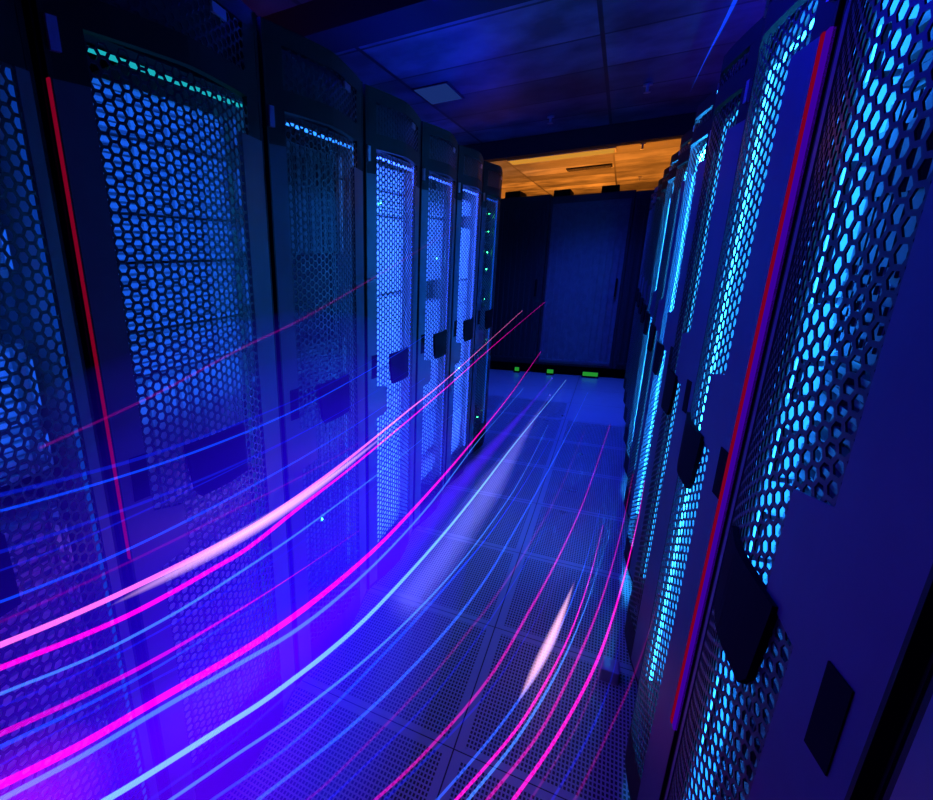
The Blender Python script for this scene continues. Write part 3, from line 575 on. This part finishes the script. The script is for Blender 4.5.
    ('b30', 'bluedim', [(-0.665, 0.1634, 0.813, 0.0017), (-0.665, 0.1962, 0.8044, 0.00172), (-0.665, 0.2323, 0.7951, 0.00174), (-0.665, 0.2716, 0.7845, 0.00177), (-0.665, 0.314, 0.7716, 0.00179), (-0.665, 0.3595, 0.7561, 0.00182), (-0.665, 0.4098, 0.7383, 0.00185), (-0.665, 0.4675, 0.7181, 0.00189), (-0.665, 0.5358, 0.6938, 0.00193), (-0.665, 0.6156, 0.6652, 0.00199), (-0.665, 0.7062, 0.6353, 0.00205), (-0.665, 0.8053, 0.6077, 0.00211), (-0.665, 0.9144, 0.5827, 0.00217), (-0.665, 1.0364, 0.5595, 0.00222), (-0.665, 1.1755, 0.5377, 0.00228), (-0.665, 1.3319, 0.5208, 0.00233), (-0.665, 1.5112, 0.5067, 0.00239), (-0.665, 1.7265, 0.4893, 0.00245)]),
    ('b31', 'bluedim', [(-0.655, 0.4141, 0.4869, 0.00247), (-0.655, 0.4743, 0.4605, 0.00254), (-0.655, 0.5424, 0.4303, 0.00262), (-0.6545, 0.6191, 0.3988, 0.0027), (-0.6528, 0.7049, 0.37, 0.00278), (-0.6497, 0.8024, 0.3436, 0.00287), (-0.6451, 0.912, 0.3187, 0.00297), (-0.639, 1.0328, 0.295, 0.00306), (-0.6314, 1.1631, 0.2722, 0.00315), (-0.6225, 1.3042, 0.2511, 0.00324), (-0.6127, 1.4599, 0.232, 0.00333), (-0.6024, 1.6365, 0.2153, 0.00342), (-0.5925, 1.84, 0.2014, 0.00353), (-0.5828, 2.0739, 0.1894, 0.00364), (-0.5727, 2.3409, 0.1783, 0.00376), (-0.5631, 2.6404, 0.1689, 0.00389), (-0.5544, 2.9844, 0.1611, 0.00402), (-0.5435, 3.4026, 0.1524, 0.00417)]),
    ('b32', 'bluedim', [(-0.5126, 0.6925, 0.148, 0.00315), (-0.4987, 0.7435, 0.14, 0.00315), (-0.4836, 0.797, 0.1323, 0.00314), (-0.4663, 0.8595, 0.1249, 0.00314), (-0.445, 0.936, 0.1175, 0.00316), (-0.4195, 1.024, 0.1106, 0.00318), (-0.3918, 1.121, 0.1054, 0.0032), (-0.3647, 1.2238, 0.1022, 0.00323), (-0.3402, 1.3331, 0.1006, 0.00325), (-0.317, 1.453, 0.1, 0.00327), (-0.2944, 1.5836, 0.1, 0.0033), (-0.2714, 1.724, 0.1, 0.00333), (-0.2499, 1.8742, 0.1, 0.00335), (-0.2297, 2.0371, 0.1, 0.00337), (-0.2087, 2.2164, 0.1, 0.00339), (-0.1873, 2.4131, 0.1, 0.0034), (-0.1659, 2.6299, 0.1, 0.00342), (-0.1413, 2.8784, 0.1, 0.00343)]),
    ('b33', 'bluedim', [(-0.3743, 0.89, 0.0814, 0.00345), (-0.3576, 0.9367, 0.0805, 0.00342), (-0.3398, 0.9853, 0.0801, 0.00339), (-0.3212, 1.0358, 0.08, 0.00335), (-0.3023, 1.0887, 0.08, 0.00331), (-0.2831, 1.144, 0.08, 0.00327), (-0.2631, 1.202, 0.08, 0.00323), (-0.2428, 1.2629, 0.08, 0.00318), (-0.2228, 1.3275, 0.08, 0.00314), (-0.2039, 1.3966, 0.08, 0.00309), (-0.1861, 1.4714, 0.08, 0.00305), (-0.1691, 1.5522, 0.08, 0.00301), (-0.1525, 1.6384, 0.08, 0.00297), (-0.1358, 1.7294, 0.08, 0.00292), (-0.1196, 1.8249, 0.08, 0.00286), (-0.1042, 1.9259, 0.0802, 0.0028), (-0.0884, 2.0328, 0.0815, 0.00274), (-0.0708, 2.1468, 0.0841, 0.00267)]),
    ('b34', 'bluedim', [(-0.675, 0.1872, 0.8981, 0.00169), (-0.675, 0.2211, 0.8841, 0.00172), (-0.675, 0.2587, 0.8686, 0.00175), (-0.675, 0.3004, 0.8526, 0.00179), (-0.675, 0.3469, 0.8373, 0.00182), (-0.675, 0.3991, 0.8221, 0.00186), (-0.675, 0.4578, 0.8069, 0.0019), (-0.675, 0.5242, 0.7915, 0.00195), (-0.675, 0.6003, 0.7758, 0.002), (-0.675, 0.6875, 0.7598, 0.00206), (-0.675, 0.7871, 0.7433, 0.00212), (-0.675, 0.9007, 0.7262, 0.00219), (-0.675, 1.032, 0.7083, 0.00227), (-0.675, 1.1845, 0.6907, 0.00236), (-0.675, 1.3626, 0.6751, 0.00245), (-0.675, 1.5693, 0.6645, 0.00255), (-0.675, 1.8164, 0.6566, 0.00266), (-0.675, 2.1264, 0.646, 0.0028)]),
    ('b35', 'bluedim', [(-0.675, 0.2281, 1.0805, 0.00152), (-0.675, 0.2562, 1.0758, 0.00153), (-0.675, 0.2865, 1.0705, 0.00154), (-0.675, 0.3196, 1.0651, 0.00156), (-0.675, 0.3562, 1.06, 0.00158), (-0.675, 0.3971, 1.0555, 0.0016), (-0.675, 0.4428, 1.0514, 0.00162), (-0.675, 0.4936, 1.0474, 0.00164), (-0.675, 0.5501, 1.0434, 0.00167), (-0.675, 0.6129, 1.0394, 0.0017), (-0.675, 0.6839, 1.0353, 0.00173), (-0.675, 0.7641, 1.0313, 0.00177), (-0.675, 0.8547, 1.0275, 0.00181), (-0.675, 0.957, 1.0242, 0.00186), (-0.675, 1.0726, 1.0219, 0.00191), (-0.675, 1.2052, 1.0204, 0.00196), (-0.675, 1.3603, 1.0192, 0.00202), (-0.675, 1.5465, 1.0173, 0.00209)]),
    ('violet_band', 'band', [(-0.615, 0.1394, 0.8093, 0.06818), (-0.615, 0.184, 0.779, 0.0697), (-0.615, 0.2363, 0.745, 0.07147), (-0.615, 0.3, 0.7119, 0.07353), (-0.615, 0.3778, 0.6777, 0.07598), (-0.615, 0.472, 0.6393, 0.07886), (-0.615, 0.5896, 0.5929, 0.08246), (-0.615, 0.7352, 0.5411, 0.08666), (-0.615, 0.9102, 0.4908, 0.09097), (-0.6147, 1.1226, 0.4438, 0.09538), (-0.6119, 1.3786, 0.4007, 0.0996), (-0.6069, 1.6853, 0.3675, 0.10329), (-0.5998, 2.0595, 0.3376, 0.10656), (-0.5892, 2.5098, 0.3065, 0.10881), (-0.5743, 3.0666, 0.2749, 0.10988), (-0.55, 3.7943, 0.2381, 0.10984), (-0.5183, 4.6757, 0.2045, 0.10603), (-0.4868, 5.6406, 0.1807, 0.09538)]),
    ('pale_band', 'band2', [(-0.5198, 1.3623, 0.2914, 0.06919), (-0.5148, 1.4539, 0.2844, 0.06945), (-0.509, 1.5534, 0.2769, 0.06972), (-0.503, 1.6619, 0.2697, 0.06999), (-0.4975, 1.7807, 0.2634, 0.07029), (-0.4928, 1.914, 0.2584, 0.07067), (-0.4884, 2.0624, 0.254, 0.0711), (-0.484, 2.2237, 0.2497, 0.07147), (-0.479, 2.3935, 0.2452, 0.07162), (-0.4737, 2.5679, 0.2405, 0.07144), (-0.4683, 2.7531, 0.2361, 0.07104), (-0.4629, 2.9606, 0.2319, 0.07061), (-0.4581, 3.1996, 0.2284, 0.07022), (-0.4535, 3.4699, 0.2251, 0.06975), (-0.4478, 3.7689, 0.2213, 0.06903), (-0.44, 4.0888, 0.2164, 0.06784), (-0.4302, 4.4335, 0.2107, 0.06615), (-0.4186, 4.8276, 0.2048, 0.06416)]),
    ('hot_left', 'hot', [(-0.665, 0.4136, 0.9221, 0.0149), (-0.665, 0.4483, 0.9163, 0.01489), (-0.665, 0.4856, 0.91, 0.01489), (-0.665, 0.5256, 0.9035, 0.01488), (-0.665, 0.5678, 0.897, 0.01485), (-0.665, 0.6123, 0.8903, 0.0148), (-0.665, 0.6604, 0.8837, 0.01474), (-0.665, 0.714, 0.877, 0.01469), (-0.665, 0.7742, 0.87, 0.01465), (-0.665, 0.8409, 0.863, 0.01461), (-0.665, 0.9133, 0.8568, 0.01455), (-0.665, 0.9907, 0.8521, 0.01445), (-0.665, 1.0746, 0.8488, 0.01431), (-0.665, 1.1669, 0.8464, 0.01415), (-0.665, 1.2702, 0.8448, 0.01397), (-0.665, 1.3857, 0.8445, 0.01375), (-0.665, 1.5159, 0.8451, 0.0135), (-0.665, 1.6642, 0.8456, 0.01322)]),
    ('hot_right', 'hot', [(-0.1191, 1.3641, 0.09, 0.02231), (-0.1124, 1.4003, 0.0902, 0.02192), (-0.1053, 1.4378, 0.0905, 0.02151), (-0.098, 1.4762, 0.0911, 0.02109), (-0.0907, 1.515, 0.0919, 0.02065), (-0.0837, 1.5539, 0.0929, 0.02018), (-0.0767, 1.5925, 0.0941, 0.01968), (-0.0699, 1.6314, 0.0955, 0.01916), (-0.0632, 1.6712, 0.0971, 0.01862), (-0.0567, 1.7127, 0.0988, 0.01806), (-0.0505, 1.7564, 0.1006, 0.01749), (-0.0444, 1.8019, 0.1026, 0.01691), (-0.0384, 1.8486, 0.1047, 0.0163), (-0.0325, 1.8957, 0.1069, 0.01566), (-0.0268, 1.9425, 0.1093, 0.01499), (-0.0213, 1.9892, 0.1117, 0.01428), (-0.0158, 2.0368, 0.1143, 0.01355), (-0.0101, 2.0861, 0.1172, 0.01279)]),
    ('ceiling_streak', 'blue', [(0.322, 2.9, 2.55, 0.01), (0.32, 3.3, 2.55, 0.01), (0.315, 3.7, 2.55, 0.007), (0.305, 4.1, 2.55, 0.004), (0.298, 4.6, 2.55, 0.003), (0.295, 5.0, 2.55, 0.002)]),
]
LABELS = {
 'ceiling_streak': 'thin blue light trail under the dark ceiling at the top edge',
 'arc_pink_upper': 'whitish pink light trail along the left cabinets, upper of the bright pair',
 'arc_pink_lower': 'hot magenta light trail just under the whitish pink one along the left cabinets',
 'b2': 'thin bright blue light trail at the left edge, topmost crisp one',
 'b2b': 'soft dark blue light trail just above the topmost crisp blue one at the left edge',
 'b3': 'soft dark blue light trail between the two crisp blue ones at the left edge',
 'b4': 'thin bright blue light trail just above the bright pink pair on the left',
 'm4b': 'faint violet-pink light trail between the bright pink pair and the blue trail above it',
 'b5': 'thin bright azure light trail just below the bright pink pair on the left',
 'm6': 'thick magenta light trail fading out over the dark lower left, with a blue trail beneath',
 'b7': 'blue light trail hugging the underside of the fading magenta trail at lower left',
 'm8': 'longest thick magenta light trail, from the lower left corner to the aisle end',
 'b9': 'pale azure light trail running right beneath the longest magenta trail',
 'c10': 'brightest pale cyan light trail curving across the middle of the floor',
 'c11': 'light azure trail next below the brightest cyan one at the bottom edge',
 'b12b': 'blue light trail between the light azure and the lone azure trails on the floor',
 'b12': 'lone azure light trail crossing the dark floor, reaching farthest up the aisle',
 'm13': 'dim violet light trail on the floor beside the lone azure one',
 'm14': 'magenta light trail on the floor, leftmost of the magenta floor trails',
 'b15': 'azure light trail left of the white hot streak on the floor',
 'm16': 'magenta light trail running through the white hot streak on the floor',
 'c17': 'light blue trail just right of the white hot streak on the floor',
 'm18': 'magenta light trail next left of the brightest pink one near the right row',
 'm19': 'brightest pink light trail on the floor near the right row',
 'm20': 'faint thin magenta light trail just right of the brightest pink floor trail',
 'm21': 'dull purple light trail nearest the right row, rising in front of its doors',
 'b22': 'dark blue light trail between the two dimmest purple ones near the right row',
 'm0': 'straight faint pink light trail across the large honeycomb cabinet, highest of all trails',
 'b30': 'dim blue light trail crossing the dark gap between pink pair and long magenta trail',
 'b31': 'dim blue light trail inside the wide violet band',
 'b32': 'dim blue light trail between lone azure and brightest cyan trails on the floor',
 'b33': 'dim blue light trail on the floor between the leftmost magenta and the dim violet ones',
 'b34': 'dim blue light trail close under the azure one below the pink pair',
 'b35': 'dim blue light trail above the crisp blue one nearest the pink pair',
 'violet_band': 'wide soft violet band of light sweeping from lower left to the aisle end',
 'pale_band': 'pale grey-blue band of light over the far middle of the floor',
 'hot_left': 'whitish pink flare in the bright pink pair by the left cabinets',
 'hot_right': 'small white flare on the floor near the right row',
}

# ------------------------------------------------------------------ strands of light sweeping through the aisle
COLS = {  # colour, strength (added once per surface crossed)
 'pink': ((1, .16, .62), .55), 'magenta': ((1, .0, .52), .5), 'magenta2': ((1, 0, .52), .3), 'magmid': ((1, 0, .5), .24),
 'magdim': ((1, .0, .55), .045), 'magdim2': ((1, 0, .45), .05), 'blue': ((.0, .06, 1), .42), 'bluedim': ((.0, .02, 1), .16),
 'azure': ((.05, .24, 1), .42), 'azure2': ((.02, .13, 1), .36), 'cyan': ((.18, .55, 1), .5)}
SM = {k: glow_strand('light strand '+k, c, s) for k, (c, s) in COLS.items()}
VM = {'band': glow_volume('violet light band', (.09, 0, 1), .85), 'band2': glow_volume('pale light band', (.22, .22, 1), .75),
      'hot': glow_volume('white hot light', (1, .50, .75), 11.0)}

def resample(P, k):
    out = []
    n = len(P)
    for i in range(n-1):
        p0, p1, p2, p3 = P[max(i-1, 0)], P[i], P[i+1], P[min(i+2, n-1)]
        for s in range(k):
            t = s/k
            out.append(tuple(.5*((2*b)+(-a+c)*t+(2*a-5*b+4*c-d)*t*t+(-a+3*b-3*c+d)*t**3) for a, b, c, d in zip(p0, p1, p2, p3)))
    out.append(P[-1])
    return out

def tube(bm, P, seg=8, scale=1.0, cap=True, spindle=False):
    rings = []
    n = len(P)
    for i, p in enumerate(P):
        a, b = Vector(P[max(i-1, 0)][:3]), Vector(P[min(i+1, n-1)][:3])
        d = (b-a).normalized()
        u = d.cross(Vector((0, 0, 1))).normalized(); v = d.cross(u)
        r = max(p[3], .0008)*scale
        if spindle: r *= max(.03, math.sin(PI*i/(n-1))**.8)
        elif i > n*.55: r *= max(.12, (n-1-i)/(n*.45))
        c = Vector(p[:3])
        rings.append([bm.verts.new(c+u*r*math.cos(2*PI*k/seg)+v*r*math.sin(2*PI*k/seg)) for k in range(seg)])
    for i in range(n-1):
        for k in range(seg):
            q = (k+1) % seg
            bm.faces.new((rings[i][k], rings[i][q], rings[i+1][q], rings[i+1][k]))
    bm.faces.new(rings[0]); bm.faces.new(list(reversed(rings[-1])))

GRP = 'trails of light sweeping through the aisle'
for name, colr, P in TRAILS:
    lab = LABELS[name]
    if P[0][0] < -.6 and name != 'm0' and colr not in ('hot', 'band2'):      # the trails come from behind the camera
        d = Vector(P[0][:3])-Vector(P[2][:3]); d.x *= .3; d.normalize()
        P = [(*(Vector(P[0][:3])+d*.6), P[0][3]), (*(Vector(P[0][:3])+d*.3), P[0][3])]+list(P)
    R = resample(P, 3)
    bm = bmesh.new()
    if colr in ('band', 'band2'):
        tube(bm, R, 20); o = build('light_band', bm, VM[colr], smooth=True)
        for sc in (.72, .45):
            bm = bmesh.new(); tube(bm, R, 20, sc); build('inner_glow', bm, VM[colr], o, smooth=True)
        tag(o, lab, 'light band', 'wide bands of light in the aisle')
    elif colr == 'hot':
        tube(bm, R, 16, spindle=True); o = build('light_flare', bm, VM[colr], smooth=True)
        for sc in (.7, .42, .22):
            bm = bmesh.new(); tube(bm, R, 16, sc, spindle=True); build('inner_glow', bm, VM[colr], o, smooth=True)
        tag(o, lab, 'light flare', 'white hot stretches of light')
    else:
        tube(bm, R, 8); o = build('light_trail', bm, SM[colr], smooth=True)
        tag(o, lab, 'light trail', GRP)

# luminous haze over the lower left of the aisle
def haze(name, c, r, col, s, label, layers=(1, .8, .6, .4)):
    root = None
    for k in layers:
        bm = bmesh.new(); bmesh.ops.create_icosphere(bm, subdivisions=4, radius=1)
        bmesh.ops.transform(bm, matrix=Matrix.Diagonal((r[0]*k, r[1]*k, r[2]*k, 1)), verts=bm.verts)
        if root is None:
            root = build(name, bm, glow_volume(name, col, s), smooth=True, loc=c); hm = root.data.materials[0]
        else: build('inner_glow', bm, hm, root, smooth=True)
    tag(root, label, 'haze', None, 'stuff')
haze('blue_haze', (-.47, .62, .80), (.265, 1.0, .58), (.02, 0, 1), .24, 'blue glowing haze over the lower left of the aisle', (1, .86, .72, .58, .44, .3))
haze('violet_haze', (-.56, .35, .52), (.17, .62, .36), (.28, 0, .85), .10, 'violet glowing haze low on the left, below the blue haze', (1, .86, .72, .58, .44, .3))
haze('magenta_haze', (-.64, .16, .70), (.07, .19, .15), (1, 0, .75), .38, 'magenta glowing haze in the lower left corner', (1, .86, .72, .58, .44, .3))

# ------------------------------------------------------------------ added blue fill lights and warm room lamps
def area(name, loc, rot, size, sy, col, power, spread=180):
    d = bpy.data.lights.new(name, 'AREA'); d.shape = 'RECTANGLE'; d.size = size; d.size_y = sy; d.color = col; d.energy = power; d.spread = math.radians(spread)
    o = bpy.data.objects.new(name, d); COL.objects.link(o); o.location = loc; o.rotation_euler = rot
    return o
BL = (.006, .012, 1)
area('aisle_fill', (-.9, 1.5, 2.35), (math.radians(0), math.radians(-50), 0), .4, 1.8, BL, 46)  # unseen blue fill, added to light the panels of the right row
area('aisle_fill', (-.28, 3.7, 2.44), (0, 0, 0), .3, 2.6, BL, 20, 70)  # unseen blue fill, added above the floor tiles
area('end_fill', (-.3, 5.5, 2.42), (0, 0, 0), .7, .5, (.015, .06, 1), 40, 110)  # unseen fill, added to brighten the far floor and end door
area('ceiling_wash', (-1.2, 3.4, 2.05), (PI, 0, 0), .4, 3.8, (.003, .006, 1), 10)  # both washes are unseen, added to turn the ceiling blue
area('ceiling_wash', (.6, 3.2, 2.05), (PI, 0, 0), .4, 3.8, (.003, .006, 1), 10)
area('warm_room_lamp', (-.4, 10.2, 1.0), (PI, 0, 0), 2.5, 2.5, (1, .27, .025), 190)
area('warm_room_lamp', (-2.2, 8.2, 1.6), (PI, 0, 0), .5, .5, (1, .62, .35), 30)
area('warm_side_lamp', (-1.9, 1.9, 2.2), (PI, 0, 0), .3, .5, (1, .10, .01), .5)
w = bpy.data.worlds.new('world'); SC.world = w; w.use_nodes = True
w.node_tree.nodes['Background'].inputs[0].default_value = (.0, .003, .06, 1)
w.node_tree.nodes['Background'].inputs[1].default_value = .05
